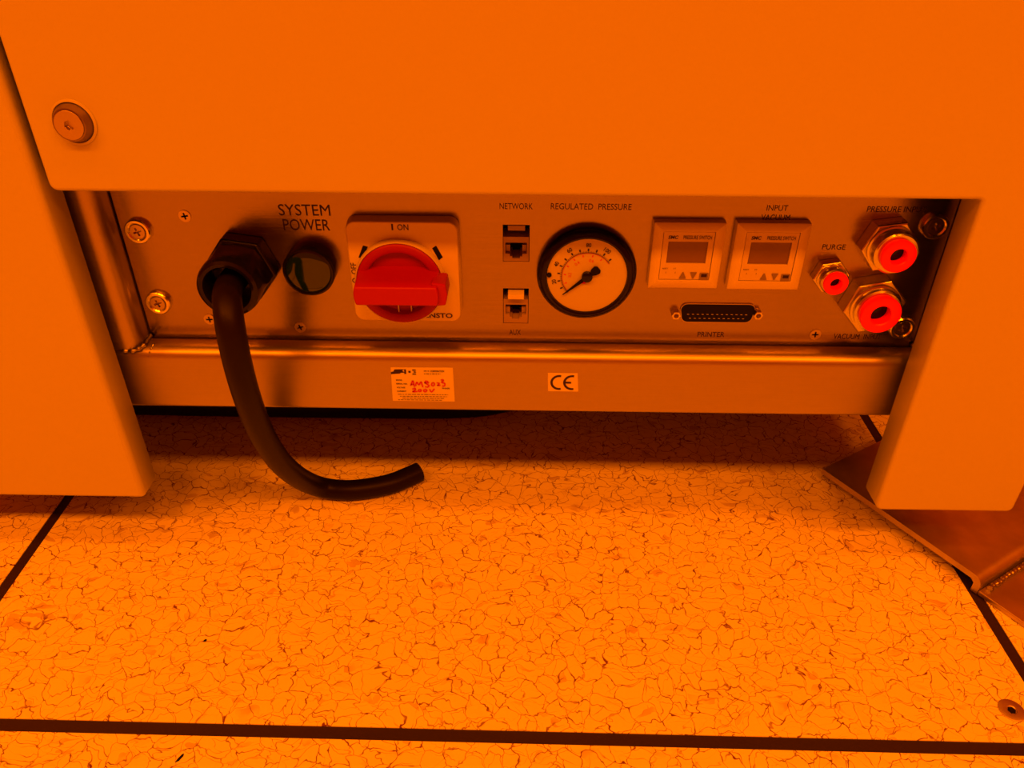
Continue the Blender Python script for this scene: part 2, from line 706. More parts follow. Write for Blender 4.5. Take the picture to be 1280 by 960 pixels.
def rtube(bm, a, b, horiz, r=0.0090):
    """rounded square tube: horiz along x with a=(x0,x1), b=(y0,y1,z0,z1); upright along z with a=(z0,z1), b=(x0,x1,y0,y1)"""
    pts = rrect(b[0], b[1], b[2], b[3], r, 6)
    A = [bm.verts.new((a[0], p, q) if horiz else (p, q, a[0])) for p, q in pts]
    B = [bm.verts.new((a[1], p, q) if horiz else (p, q, a[1])) for p, q in pts]
    n = len(A)
    for i in range(n):
        bm.faces.new((A[i], A[(i + 1) % n], B[(i + 1) % n], B[i]))
    bm.faces.new(A)
    bm.faces.new(B)
    return bm


obj('lower_rail', rtube(bm, (-0.40, 0.293), (YR, YR + 0.0152, ZR0, ZR1), True, (0.003, 0.0070, 0.0035, 0.002)), 'rail_metal', frame, smooth=35)
XU = -0.2228
obj('upright', rtube(NB(), (ZR1 - 0.0002, 0.95), (XU - 0.038, XU, YR, YR + 0.038), False), 'rail_metal', frame, smooth=35)
obj('upright', rtube(NB(), (ZR1 - 0.0002, 0.95), (0.2285, 0.2665, YR, YR + 0.038), False), 'rail_metal', frame, smooth=35)
# weld beads where upright and rail meet
for sx, xx in ((1, XU), (-1, 0.2285)):
    path = [Vector((xx - sx * 0.010, YR + 0.0002, ZR1 - 0.0012)), Vector((xx - sx * 0.003, YR + 0.0005, ZR1 - 0.0010)), Vector((xx + sx * 0.0012, YR + 0.004, ZR1 + 0.0004)),
            Vector((xx + sx * 0.0013, YR + 0.010, ZR1 + 0.0006)), Vector((xx + sx * 0.0010, YR + 0.0145, ZR1 + 0.0006))]
    obj('weld_bead', tube(NB(), catmull(path, 8), lambda t: 0.0011 + 0.0004 * math.sin(t * 40), 10), 'weld_metal', frame, smooth=50)
path = [Vector((XU + 0.002, YR + 0.0012, ZR1 - 0.0080)), Vector((XU + 0.0045, YR + 0.0014, ZR1 - 0.0045)), Vector((XU + 0.0055, YR + 0.0035, ZR1 - 0.0015)), Vector((XU + 0.0060, YR + 0.007, ZR1 + 0.0002))]
obj('weld_bead', tube(NB(), catmull(path, 8), lambda t: 0.0008 + 0.0003 * math.sin(t * 30), 10), 'weld_metal', frame, smooth=50)
bm = NB()
box(bm, -0.416, 0.295, YR + 0.040, 1.15, 0.112, 0.95)
obj('light_block_body', bm, 'body_dark', frame)  # unseen block behind the covers, added to stop light leaking in
for xa_, xb_ in ((0.2955, 0.2972), (-0.4182, -0.4165)):
    obj('light_block_skirt', box(NB(), xa_, xb_, YC + 0.0190, 1.15, 0.052, 0.95), 'paint', frame)  # unseen skirts, added to keep the floor under the machine dark


def level_foot(x, y, z0):
    bm = NB()
    zlathe(bm, x, y, [(0.016, z0), (0.0165, z0 + 0.003), (0.013, z0 + 0.008), (0.006, z0 + 0.010), (0.006, 0.112)], 24)
    return obj('leveling_foot', bm, 'weld_metal', frame, smooth=35)


level_foot(-0.305, 0.75, 0.0)
level_foot(0.262, 0.75, 0.0)

# ------------------------------------------------------------------ connector panel
PX0, PX1, PZ0, PZ1 = -0.2218, 0.2275, 0.1417, 0.262
jx0, _ = WY(628.5, 300, YP)
jx1, _ = WY(662, 300, YP)
_, j1t = WY(645, 281, YP)
_, j1b = WY(645, 327, YP)
_, j2t = WY(645, 360.5, YP)
_, j2b = WY(645, 404, YP)
holes = [[(jx0, j1b), (jx1, j1b), (jx1, j1t), (jx0, j1t)], [(jx0, j2b), (jx1, j2b), (jx1, j2t), (jx0, j2t)]]
bm = NB()
holed(bm, [(PX0, PZ0), (PX1, PZ0), (PX1, PZ1), (PX0, PZ1)], holes, YP, YP + 0.002)
panel = tag(obj('connector_panel', bm, 'panel_metal', None, (0.0, YP, PZ0)), 'long brushed metal panel carrying the switch, gauge, sockets and fittings', 'panel')


def phillips(px, py, r=0.0033):
    x, z = WY(px, py, YP)
    bm = NB()
    holed(bm, circle(x, z, r, 28), [plus(x, z, r * 0.58, r * 0.14, random.uniform(0, 0.5))], YP - 0.0004, YP, 0.0012)
    return obj('crosshead_screw', bm, 'screw_metal', panel, bevel=0)


for p in ((231, 270), (262, 399), (375.5, 409), (1019, 418)):
    phillips(*p)


def cup_screw(px, py):
    x, z = WY(px, py, YP - 0.0015)
    bm = _loop(NB(), x, z, [(0.0071, YP), (0.0070, YP - 0.0024), (0.0064, YP - 0.0030), (0.0052, YP - 0.0030), (0.0042, YP - 0.0021), (0.0042, YP)], 36, 0)
    w = obj('cup_washer', bm, 'bright_metal', panel, smooth=40)
    bm = NB()
    holed(bm, circle(x, z, 0.0041, 28), [plus(x, z, 0.0024, 0.00055, 0.35)], YP - 0.0026, YP - 0.0008, 0.0016)
    obj('screw_head', bm, 'screw_metal', w, smooth=35)


for p in ((172.5, 289), (198, 378.5), (1169, 283), (1127.5, 410)):
    cup_screw(*p)


def panel_text(body, x0p, x1p, ytop, ybot, name='lettering', skew=0.0):
    xm0, zt = WY(x0p, ytop, YP)
    xm1, _ = WY(x1p, ytop, YP)
    _, zb = WY((x0p + x1p) / 2, ybot, YP)
    a, _ = WY(x0p, (ytop + ybot) / 2, YP)
    b, _ = WY(x1p, (ytop + ybot) / 2, YP)
    _, zt = WY((x0p + x1p) / 2, ytop, YP)
    return (body, (a + b) / 2, (zt + zb) / 2, b - a, zt - zb)


for lines in ([('SYSTEM', 348, 412.5, 255.5, 269.5), ('POWER', 354, 412, 274, 288)],
              [('NETWORK', 624.5, 666, 254, 261.5)],
              [('REGULATED  PRESSURE', 688.5, 789.5, 254.5, 262)],
              [('INPUT', 958.5, 985, 256.5, 263.5), ('VACUUM', 951.5, 987.5, 268.2, 275.5)],
              [('PRESSURE INPUT', 1084, 1158, 258, 265.3)],
              [('PURGE', 1028, 1057, 305.5, 312)],
              [('PRINTER', 872, 905.5, 415, 421)],
              [('VACUUM  INPUT', 1042, 1101.5, 417.5, 423.8)],
              [('AUX', 636.5, 651, 412, 418.5)]):
    bm = NB()
    for l in lines:
        b_, cx, cz, w, h = panel_text(*l)
        put_text(bm, b_, cx, cz, w, h, YP - 0.00012)
    lettering('lettering', bm, 'ink', panel)

# ------------------------------------------------------------------ cable gland and power cable
GX, GZ = -0.1568, 0.1925
gl = thing('cable_gland', 'black plastic hexagonal cable gland holding the thick cable to the panel', 'cable gland', (GX, YP, GZ))
a6 = math.radians(-8)
bm = lathe(NB(), GX, GZ, [(0.0198, YP), (0.0200, YP - 0.001), (0.0200, YP - 0.0085), (0.0190, YP - 0.0098)], 6, a6)
obj('lock_nut', bm, 'black_plastic', gl, bevel=0.0008)
n = 48
bm = NB()
rings = []
for k, (r, y, hexness) in enumerate([(0.0178, YP - 0.0098, 0.8), (0.0183, YP - 0.0110, 1.0), (0.0183, YP - 0.0200, 1.0), (0.0176, YP - 0.0245, 0.5), (0.0168, YP - 0.0275, 0.0), (0.0166, YP - 0.0335, 0.0), (0.0160, YP - 0.0360, 0), (0.0145, YP - 0.0372, 0), (0.0128, YP - 0.0368, 0), (0.0116, YP - 0.0345, 0), (0.0112, YP - 0.0200, 0)]):
    ring = []
    y = YP - 0.0098 - (YP - 0.0098 - y) * 0.84
    for i in range(n):
        a = 2 * PI * i / n
        s_ = ((a - a6) % (PI / 3)) - PI / 6
        hx = math.cos(PI / 6) / math.cos(s_)
        rr = r * (hexness * hx + (1 - hexness))
        ring.append(bm.verts.new((GX + rr * math.cos(a), y, GZ + rr * math.sin(a))))
    rings.append(ring)
for A, B in zip(rings, rings[1:]):
    for i in range(n):
        bm.faces.new((A[i], A[(i + 1) % n], B[(i + 1) % n], B[i]))
bm.faces.new(rings[0])
bm.faces.new(rings[-1])
obj('dome_nut', bm, 'black_plastic', gl, smooth=30)


def P3(px, py, Y):
    x, z = WY(px, py, Y)
    return Vector((x, Y, z))


CR = 0.0073
path = [Vector((GX, YP - 0.0190, GZ)), Vector((GX, YP - 0.031, GZ - 0.0005)), P3(284, 378, 0.348), P3(288, 410, 0.3385), P3(296, 450, 0.3375), P3(309, 497, 0.345), P3(329, 546, 0.362), P3(358, 586, 0.387),
        WZ(396, 608, 0.0125), WZ(440, 613, CR + 0.0004), WZ(484, 606, CR + 0.0004), WZ(508, 597, CR + 0.0004), WZ(524, 590, CR + 0.0004)]
cab = catmull(path, 12)
for k in range(6):
    cab = [cab[0]] + [(cab[i - 1] + cab[i] * 2 + cab[i + 1]) / 4 for i in range(1, len(cab) - 1)] + [cab[-1]]
for v in cab:
    v.z = max(v.z, CR + 0.0003)
for k in range(8):
    cab = [cab[0]] + [(cab[i - 1] + cab[i] * 2 + cab[i + 1]) / 4 for i in range(1, len(cab) - 1)] + [cab[-1]]
bm = tube(NB(), cab, lambda t: CR, 24)
obj_c = tag(obj('power_cable', bm, 'rubber', None, tuple(path[9]), smooth=40, bevel=0), 'thick black power cable bending down from the gland and resting on the floor tile', 'cable')

# black hose lying under the machine
hp = [(-0.62, 0.535), (-0.45, 0.525), (-0.30, 0.521), (-0.15, 0.5205), (-0.06, 0.522), (-0.02, 0.530), (0.02, 0.552), (0.06, 0.60), (0.08, 0.68), (0.085, 0.80)]
bm = tube(NB(), catmull([Vector((x, y, 0.0132)) for x, y in hp], 10), 0.0130, 18)
tag(obj('hose', bm, 'black_matte', None, (-0.15, 0.5205, 0), smooth=40), 'black hose lying in the dark on the floor under the machine', 'hose')

# ------------------------------------------------------------------ indicator lamp
x, z = WY(385, 341.5, YP - 0.011)
il = thing('indicator_lamp', 'round black indicator lamp with dark green lens below the SYSTEM POWER lettering', 'indicator lamp', (x, YP, z))
bm = _loop(NB(), x, z, [(0.0142, YP), (0.0142, YP - 0.0098), (0.0137, YP - 0.0108), (0.0128, YP - 0.0110), (0.0124, YP - 0.0100), (0.0124, YP)], 48, 0)
obj('bezel', bm, 'black_plastic', il, smooth=40)
bm = lathe(NB(), x, z, [(0.01235, YP - 0.002), (0.01235, YP - 0.0098), (0.0112, YP - 0.0104), (0.006, YP - 0.0107), (0, YP - 0.0108)], 48)
obj('lens', bm, 'green_lens', il, smooth=40)

# ------------------------------------------------------------------ main switch
x0, x1, z0, z1 = -0.0963, -0.0365, 0.1614, 0.2211
YS = YP - 0.008
sw = thing('main_switch', 'rotary main switch with red handle on a pale square plate', 'rotary switch', ((x0 + x1) / 2, YP, z0))
bm = prism(NB(), rrect(x0 - 0.0008, x1 + 0.0008, z0 - 0.0008, z1 + 0.0008, 0.0055), YS, YP, rrect(x0, x1, z0, z1, 0.005))
obj('base_plate', bm, 'cream_plastic', sw, bevel=0.0006, smooth=40)
sx, sz = -0.0688, 0.1868
bm = _loop(NB(), sx, sz, [(0.0252, YS), (0.0248, YS - 0.0040), (0.0245, YS - 0.0044), (0.0240, YS - 0.0044), (0.0240, YS)], 64, 0)
obj('collar', bm, 'cream_plastic', sw, smooth=40)
YD = YS - 0.0055
bm = NB()
RD = 0.0237
prof = [(RD, YS - 0.0004), (RD, YD + 0.0008), (RD - 0.0008, YD), (0.0200, YD), (0.0188, YD + 0.0008), (0.0178, YS - 0.0012), (0, YS - 0.0010)]
lathe(bm, sx, sz, prof, 64)
obj('dial_disc', bm, 'red_plastic', sw, smooth=35)
# handle: a bar with ends following the disc, tapering to the front
YH = YP - 0.0280


def bar(hw, zlo, zhi, bulge):
    pts = []
    n_ = 8
    for i in range(n_ + 1):
        t = i / n_
        zz = zlo + (zhi - zlo) * t
        pts.append((sx + hw + bulge * (1 - (2 * t - 1) ** 2), zz))
    for i in range(n_ + 1):
        t = 1 - i / n_
        zz = zlo + (zhi - zlo) * t
        pts.append((sx - hw - bulge * (1 - (2 * t - 1) ** 2), zz))
    return pts


bm = prism(NB(), bar(0.0222, sz - 0.0076, sz + 0.0094, 0.0012), YH, YS - 0.0006, bar(0.0218, sz - 0.0052, sz + 0.0054, 0.0010))
obj('handle', bm, 'red_plastic', sw, bevel=0.0007, smooth=35)
bm = prism(NB(), [(sx + 0.0190, sz - 0.0066), (sx + 0.0262, sz - 0.0058), (sx + 0.0274, sz), (sx + 0.0266, sz + 0.0066), (sx + 0.0190, sz + 0.0076)], YS - 0.0180, YS - 0.0030)
obj('handle_tip', bm, 'red_plastic', sw, bevel=0.0008)
# padlock slider under the handle
lx, lz = WY(506, 386.5, YD)
bm = NB()
holed(bm, rrect(lx - 0.0042, lx + 0.0036, lz - 0.0040, lz + 0.006, 0.001, 3), [rrect(lx - 0.0036, lx + 0.0030, lz - 0.0034, lz + 0.0055, 0.0008, 3)], YS - 0.0030, YS - 0.0011)
obj('padlock_slider', bm, 'cream_plastic', sw)
for (px, py, rot) in ((454, 315, math.radians(-24)), (547, 316, math.radians(26))):
    cx, cz = WY(px, py, YS)
    pts = [(-0.0013, -0.0040), (0.0013, -0.0034), (0.0013, 0.0040), (-0.0013, 0.0036)]
    bm = NB()
    prism(bm, [(cx + a * math.cos(rot) - b * math.sin(rot), cz + a * math.sin(rot) + b * math.cos(rot)) for a, b in pts], YS - 0.0003, YS)
    obj('slot', bm, 'black_matte', sw)
for body, px, py, w, h, rot in (('I', 490.3, 283.7, 0.0009, 0.0036, 0), ('ON', 503.5, 284, 0.0060, 0.0034, 0), ('OFF', 442.2, 335.5, 0.0068, 0.0031, PI / 2),
                                ('O', 443.8, 350.5, 0.0030, 0.0032, PI / 2), ('ENSTO', 548.5, 394.3, 0.0158, 0.0031, 0)):
    cx, cz = WY(px, py, YS)
    lettering('lettering', put_text(NB(), body, cx, cz, w, h, YS - 0.00015, rot, bold=0.025 if body == 'ENSTO' else 0.01), 'ink', sw)

# ------------------------------------------------------------------ the two network jacks


def jack(zt, zb, label, raised):
    xa, xb = jx0 + 0.0003, jx1 - 0.0003
    zt -= 0.0003
    zb += 0.0003
    j = thing('network_jack', label, 'network jack', ((xa + xb) / 2, YP, zb), 'network sockets in the connector panel')
    zs = zt - 0.0065                       # below the latch slot
    w = xb - xa
    cx = (xa + xb) / 2
    hz1 = zs - 0.0035                      # top of the plug opening
    hole = [(cx - 0.0059, hz1), (cx + 0.0059, hz1), (cx + 0.0059, hz1 - 0.0064), (cx + 0.0034, hz1 - 0.0064), (cx + 0.0034, hz1 - 0.0080), (cx + 0.0021, hz1 - 0.0080),
            (cx + 0.0021, hz1 - 0.0092), (cx - 0.0021, hz1 - 0.0092), (cx - 0.0021, hz1 - 0.0080), (cx - 0.0034, hz1 - 0.0080), (cx - 0.0034, hz1 - 0.0064), (cx - 0.0059, hz1 - 0.0064)]
    bm = NB()
    holed(bm, [(xa, zb), (xb, zb), (xb, zs), (xa, zs)], [hole], YP - 0.0003, YP + 0.012)
    obj('jack_body', bm, 'jack_plastic', j, bevel=0.0002)
    bm = NB()
    box(bm, xa, xb, YP + 0.0122, YP + 0.014, zb, zt)
    obj('back_wall', bm, 'black_matte', j)
    bm = NB()
    box(bm, cx - 0.0057, cx - 0.0034, YP + 0.002, YP + 0.0118, hz1 - 0.0062, hz1 - 0.0022)
    obj('guide_rib', bm, 'jack_plastic', j)
    bm = NB()
    box(bm, cx + 0.0034, cx + 0.0057, YP + 0.002, YP + 0.0118, hz1 - 0.0062, hz1 - 0.0022)
    obj('guide_rib', bm, 'jack_plastic', j)
    bm = NB()
    if raised:
        prism(bm, [(cx - 0.0045, zt - 0.0052), (cx + 0.0047, zt - 0.0052), (cx + 0.0047, zt + 0.0004), (cx - 0.0045, zt + 0.0004)], YP - 0.0035, YP + 0.010,
              [(cx - 0.0045, zt - 0.0050), (cx + 0.0047, zt - 0.0050), (cx + 0.0047, zt - 0.0022), (cx - 0.0045, zt - 0.0022)])
        obj('latch', bm, 'jack_light', j, bevel=0.0003)
    else:
        box(bm, cx - 0.0046, cx + 0.0048, YP - 0.0002, YP + 0.010, zt - 0.0030, zt - 0.0001)
        obj('latch', bm, 'jack_plastic', j, bevel=0.0002)


jack(j1t, j1b, 'small network jack with flush latch under the NETWORK lettering', False)
jack(j2t, j2b, 'small network jack with raised pale latch above the AUX lettering', True)

# ------------------------------------------------------------------ pressure gauge
gx, gz = 0.0341, 0.1901
YG = YP - 0.0066
g = thing('pressure_gauge', 'round pressure gauge with black rim and white dial', 'gauge', (gx, YP, gz))
bm = _loop(NB(), gx, gz, [(0.0276, YP), (0.0277, YP - 0.0035), (0.0272, YP - 0.0050), (0.0246, YP - 0.0077), (0.0234, YP - 0.0082), (0.0224, YP - 0.0078), (0.0221, YP - 0.0060), (0.0221, YP)], 72, 0)
obj('rim', bm, 'black_plastic', g, smooth=35)
bm = lathe(NB(), gx, gz, [(0.02205, YP - 0.001), (0.02205, YG), (0, YG)], 64)
obj('dial', bm, 'dial_white', g, smooth=40)


def ang(v):
    return math.radians(225 - 1.6875 * v)


def tick(bm, v, r0, r1, w, Y):
    a = ang(v)
    d, n_ = Vector((math.cos(a), 0, math.sin(a))), Vector((-math.sin(a), 0, math.cos(a)))
    c = Vector((gx, Y, gz))
    bm.faces.new([bm.verts.new(p) for p in (c + d * r0 - n_ * w, c + d * r0 + n_ * w, c + d * r1 + n_ * w, c + d * r1 - n_ * w)])


bm = NB()
YT = YG - 0.00015
for v in range(0, 113, 2):
    if v % 10 == 0 and v > 0:
        tick(bm, v, 0.0140, 0.0152, 0.00014, YT)
        tick(bm, v, 0.0150, 0.0164, 0.00042, YT)
    else:
        tick(bm, v, 0.0140, 0.0149, 0.00011, YT)
ribbon(bm, [(gx + 0.0140 * math.cos(ang(v)), gz + 0.0140 * math.sin(ang(v))) for v in range(0, 115, 3)], 0.00022, YT)
for v, s in ((20, '20'), (40, '40'), (60, '60'), (80, '80'), (100, '100')):
    a = ang(v)
    put_text(bm, s, gx + 0.0184 * math.cos(a), gz + 0.0184 * math.sin(a), 0.0011 * len(s) + 0.0006, 0.0024, YT, a - PI / 2, bold=0.02)
lettering('dial_scale', bm, 'ink', g)
bm = NB()
ribbon(bm, [(gx + 0.0136 * math.cos(ang(v)), gz + 0.0136 * math.sin(ang(v))) for v in range(0, 115, 3)], 0.00020, YT)
for k in range(1, 8):
    tick(bm, k * 14.5, 0.0116, 0.0128, 0.00030, YT)
for v, s in ((29, '0.2'), (58, '0.4'), (87, '0.6')):
    a = ang(v)
    put_text(bm, s, gx + 0.0095 * math.cos(a), gz + 0.0095 * math.sin(a), 0.0026, 0.0017, YT, a - PI / 2)
quad(bm, gx - 0.0031, gx - 0.0005, gz - 0.0046, gz - 0.0034, YT)
lettering('red_scale', bm, 'red_ink', g)
# needle
a = ang(3)
d, n_ = Vector((math.cos(a), 0, math.sin(a))), Vector((-math.sin(a), 0, math.cos(a)))
bm = NB()
pts = []
for r, w in ((0.0170, 0.0002), (0.0040, 0.0010), (-0.0030, 0.0012), (-0.0045, 0.0022), (-0.0070, 0.0026), (-0.0082, 0.0015)):
    pts.append((r, w))
loop = [(gx + d.x * r + n_.x * w, gz + d.z * r + n_.z * w) for r, w in pts] + [(gx + d.x * r - n_.x * w, gz + d.z * r - n_.z * w) for r, w in reversed(pts)]
prism(bm, loop, YG - 0.0016, YG - 0.0011)
obj('needle', bm, 'black_matte', g)
obj('hub', lathe(NB(), gx, gz, [(0.0030, YG), (0.0030, YG - 0.0020), (0.0024, YG - 0.0025), (0, YG - 0.0026)], 24), 'black_plastic', g, smooth=40)
a = math.radians(178)
obj('stop_pin', lathe(NB(), gx + 0.0208 * math.cos(a), gz + 0.0208 * math.sin(a), [(0.0013, YG), (0.0013, YG - 0.0010), (0.0008, YG - 0.0014)], 14), 'black_matte', g, smooth=40)

# ------------------------------------------------------------------ pressure switches


def pressure_switch(pxs, label):
    Y = YP - 0.0058
    c = [WY(px, py, Y) for px, py in pxs]
    x0 = (c[0][0] + c[3][0]) / 2
    x1 = (c[1][0] + c[2][0]) / 2
    z1 = (c[0][1] + c[1][1]) / 2
    z0 = (c[2][1] + c[3][1]) / 2
    t = thing('pressure_switch', label, 'pressure switch', ((x0 + x1) / 2, YP, z0), 'square pressure switches in the connector panel')
    w, h = x1 - x0, z1 - z0

    def U(u, v):
        return x0 + u * w, z0 + v * h
    # bezel: outer wall, flat land, bevel falling to the face
    fx0, fz0 = U(0.130, 0.150)
    fx1, fz1 = U(0.860, 0.885)
    loops = [(rrect(x0 - .0002, x1 + .0002, z0 - .0002, z1 + .0002, 0.0006, 3), YP), (rrect(x0, x1, z0, z1, 0.0006, 3), Y + 0.0012), (rrect(x0 + .0006, x1 - .0006, z0 + .0006, z1 - .0006, 0.0006, 3), Y + 0.0006),
             (rrect(fx0 - .0012, fx1 + .0012, fz0 - .0012, fz1 + .0012, 0.0006, 3), Y - 0.0006), (rrect(fx0, fx1, fz0, fz1, 0.0003, 3), Y - 0.0006), (rrect(fx0, fx1, fz0, fz1, 0.0003, 3), YP - 0.001)]
    bm = NB()
    R_ = [[bm.verts.new((a, y, b)) for a, b in lp] for lp, y in loops]
    for A, B in zip(R_, R_[1:]):
        n = len(A)
        for i in range(n):
            bm.faces.new((A[i], A[(i + 1) % n], B[(i + 1) % n], B[i]))
    obj('bezel', bm, 'cream_plastic', t, smooth=25)
    g_ = 0.00032
    dx0, dz0 = U(0.215, 0.405)
    dx1, dz1 = U(0.775, 0.735)
    yf = Y - 0.0002
    bm = NB()
    holed(bm, [(fx0 + g_, fz0 + g_), (fx1 - g_, fz0 + g_), (fx1 - g_, fz1 - g_), (fx0 + g_, fz1 - g_)], [[(dx0, dz0), (dx1, dz0), (dx1, dz1), (dx0, dz1)]], yf, YP - 0.0012)
    obj('face_plate', bm, 'white_plastic', t)
    bm = NB()
    box(bm, dx0, dx1, yf + 0.0009, yf + 0.002, dz0, dz1)
    obj('display', bm, 'lcd', t)
    yb = yf - 0.0004
    for k, (u, tri) in enumerate(((0.475, 1), (0.625, -1))):
        cx, cz = U(u, 0.222)
        r = 0.0019
        bm = NB()
        prism(bm, [(cx - r, cz - tri * r), (cx + r, cz - tri * r), (cx + r * 0.15, cz + tri * r), (cx - r * 0.15, cz + tri * r)], yb, yf)
        obj('arrow_button', bm, 'grey_print', t, bevel=0.0001)
    cx, cz = U(0.778, 0.207)
    bm = NB()
    prism(bm, rrect(cx - .0024, cx + .0024, cz - .0022, cz + .0022, 0.0003, 2), yb, yf)
    b = obj('set_button', bm, 'grey_print', t, bevel=0.0001)
    bm = NB()
    quad(bm, cx - .0015, cx + .0016, cz - .0002, cz + .0016, yb - 0.0001)
    lettering('button_mark', bm, 'ink', b)
    bm = NB()
    yt = yf - 0.0001
    put_text(bm, 'SMC', *U(0.275, 0.800), 0.0052, 0.0020, yt, skew=0.12, bold=0.03)
    put_text(bm, 'PRESSURE SWITCH', *U(0.615, 0.800), 0.0152, 0.0022, yt, bold=0.015)
    put_text(bm, 'RESET', *U(0.215, 0.325), 0.0032, 0.0008, yt)
    put_text(bm, 'ST', *U(0.350, 0.325), 0.0015, 0.0008, yt)
    for u in (0.225, 0.36):
        a, b_ = U(u, 0.25)
        quad(bm, a, a + 0.00022, b_, b_ + 0.0010, yt)
    lettering('lettering', bm, 'ink', t)


pressure_switch([(820.5, 279.5), (909, 279.5), (896.5, 361.5), (808.5, 361)], 'square pale pressure switch with small display beside the round gauge')
pressure_switch([(923, 280), (1015.5, 280.5), (998, 363.5), (909, 362.5)], 'square pale pressure switch with small display under the INPUT VACUUM lettering')

# ------------------------------------------------------------------ printer connector
cx, cz = 0.1107, 0.1648
pc = thing('printer_connector', 'wide black multi-pin connector above the PRINTER lettering', 'connector', (cx, YP, cz))


def dshape(w1, w2, h, r, n=5):
    pts = []
    for (qx, qz, a) in ((w1 - r, h - r, 0), (-w1 + r, h - r, 90), (-w2 + r, -h + r, 180), (w2 - r, -h + r, 270)):
        for i in range(n + 1):
            t = math.radians(a + 90 * i / n)
            pts.append((cx + qx + r * math.cos(t), cz + qz + r * math.sin(t)))
    return pts


bm = NB()
holed(bm, dshape(0.0214, 0.0206, 0.0061, 0.0040), [dshape(0.02105, 0.02025, 0.00575, 0.0037)], YP - 0.0010, YP)
obj('shell_rim', bm, 'screw_metal', pc)
bm = NB()
prism(bm, dshape(0.0210, 0.0202, 0.0057, 0.0037), YP - 0.0008, YP)
obj('insert', bm, 'black_matte', pc)
bm = NB()
for k in range(13):
    x = cx - 0.0166 + k * 0.00277
    quad(bm, x - 0.0006, x + 0.0006, cz - 0.0010, cz - 0.0007, YP - 0.0009)
for k in range(12):
    x = cx - 0.0152 + k * 0.00277
    quad(bm, x - 0.0006, x + 0.0006, cz - 0.0036, cz - 0.0033, YP - 0.0009)
lettering('pin_contacts', bm, 'contact', pc)
for px in (845.3, 948):
    x, z = WY(px, 394.5, YP - 0.004)
    bm = NB()
    holed(bm, circle(x, z, 0.0027, 6), [circle(x, z, 0.0013, 16)], YP - 0.0045, YP, 0.0030)
    obj('hex_standoff', bm, 'nickel', pc, bevel=0.0002)

# ------------------------------------------------------------------ push-in fittings


def fitting(x, z, tip, rh, rr, rc, rb, label, a0):
    t = thing('push_in_fitting', label, 'pneumatic fitting', (x, YP, z), 'push-in fittings with red collars')
    hy = YP - 0.0085 * (rh / 0.0145)
    obj('hex_nut', lathe(NB(), x, z, [(rh, YP), (rh, hy + 0.0006), (rh * 0.95, hy)], 6, a0), 'nickel', t, bevel=0.0004)
    y1 = hy - 0.0014
    y2 = tip + 0.0042 * (rc / 0.009)
    obj('body', _loop(NB(), x, z, [(rr * 0.98, hy), (rr, hy - 0.0004), (rr, y1), (rr * 0.93, y1 - 0.0003), (rr * 0.93, y2), (rr * 0.86, y2 - 0.0007), (rc * 0.97, y2 - 0.0008), (rc * 0.95, y2), (rc * 0.95, hy)], 40, 0), 'nickel', t, smooth=30)
    bm = _loop(NB(), x, z, [(rc * 0.96, y2 - 0.0002), (rc, tip + 0.0012), (rc * 0.97, tip + 0.0003), (rc * 0.90, tip), (rb * 1.12, tip), (rb, tip + 0.0006), (rb, y2 + 0.004), (rc * 0.9, y2 + 0.004)], 40, 0)
    obj('release_collar', bm, 'collar_red', t, smooth=40)
    obj('bore', lathe(NB(), x, z, [(rb * 0.985, YP - 0.001), (rb * 0.985, y2 + 0.0015), (0, y2 + 0.0015)], 32), 'black_plastic', t, smooth=40)


fitting(0.1943, 0.2098, 0.3788, 0.0152, 0.0124, 0.0091, 0.0043, 'push-in air fitting with red collar under the PRESSURE INPUT lettering', math.radians(8))
fitting(0.1685, 0.1904, 0.3858, 0.0100, 0.0080, 0.0067, 0.0030, 'smallest push-in air fitting with red collar under the PURGE lettering', math.radians(10))
fitting(0.1947, 0.1746, 0.3800, 0.0172, 0.0137, 0.0110, 0.0055, 'push-in fitting with red collar and widest bore above the VACUUM INPUT lettering', math.radians(12))

# ------------------------------------------------------------------ stickers on the rail
YL = YR - 0.00025


def sticker(name, c4, label, cat):
    bm = NB()
    prism(bm, c4, YL, YR)
    return tag(obj(name, bm, 'label_paper', None, (sum(p[0] for p in c4) / 4, YL, sum(p[1] for p in c4) / 4)), label, cat)


c4 = [WY(*p, YL) for p in ((491, 501), (568.5, 502), (566, 460), (488.3, 459.5))]
rl = sticker('rating_label', c4, 'white rating label with red handwriting stuck on the steel rail', 'label')


def LU(u, v):              # label coordinates, v downwards
    bl, br, tr_, tl = [Vector((p[0], p[1])) for p in c4]
    p = tl * (1 - u) * (1 - v) + tr_ * u * (1 - v) + bl * (1 - u) * v + br * u * v
    return p.x, p.y


YI = YL - 0.00012
LW = (Vector(c4[1]) - Vector(c4[0])).length
LH = (Vector(c4[3]) - Vector(c4[0])).length
bm = NB()


def poly(bm, pts):
    bm.faces.new([bm.verts.new((LU(u, v)[0], YI, LU(u, v)[1])) for u, v in pts])


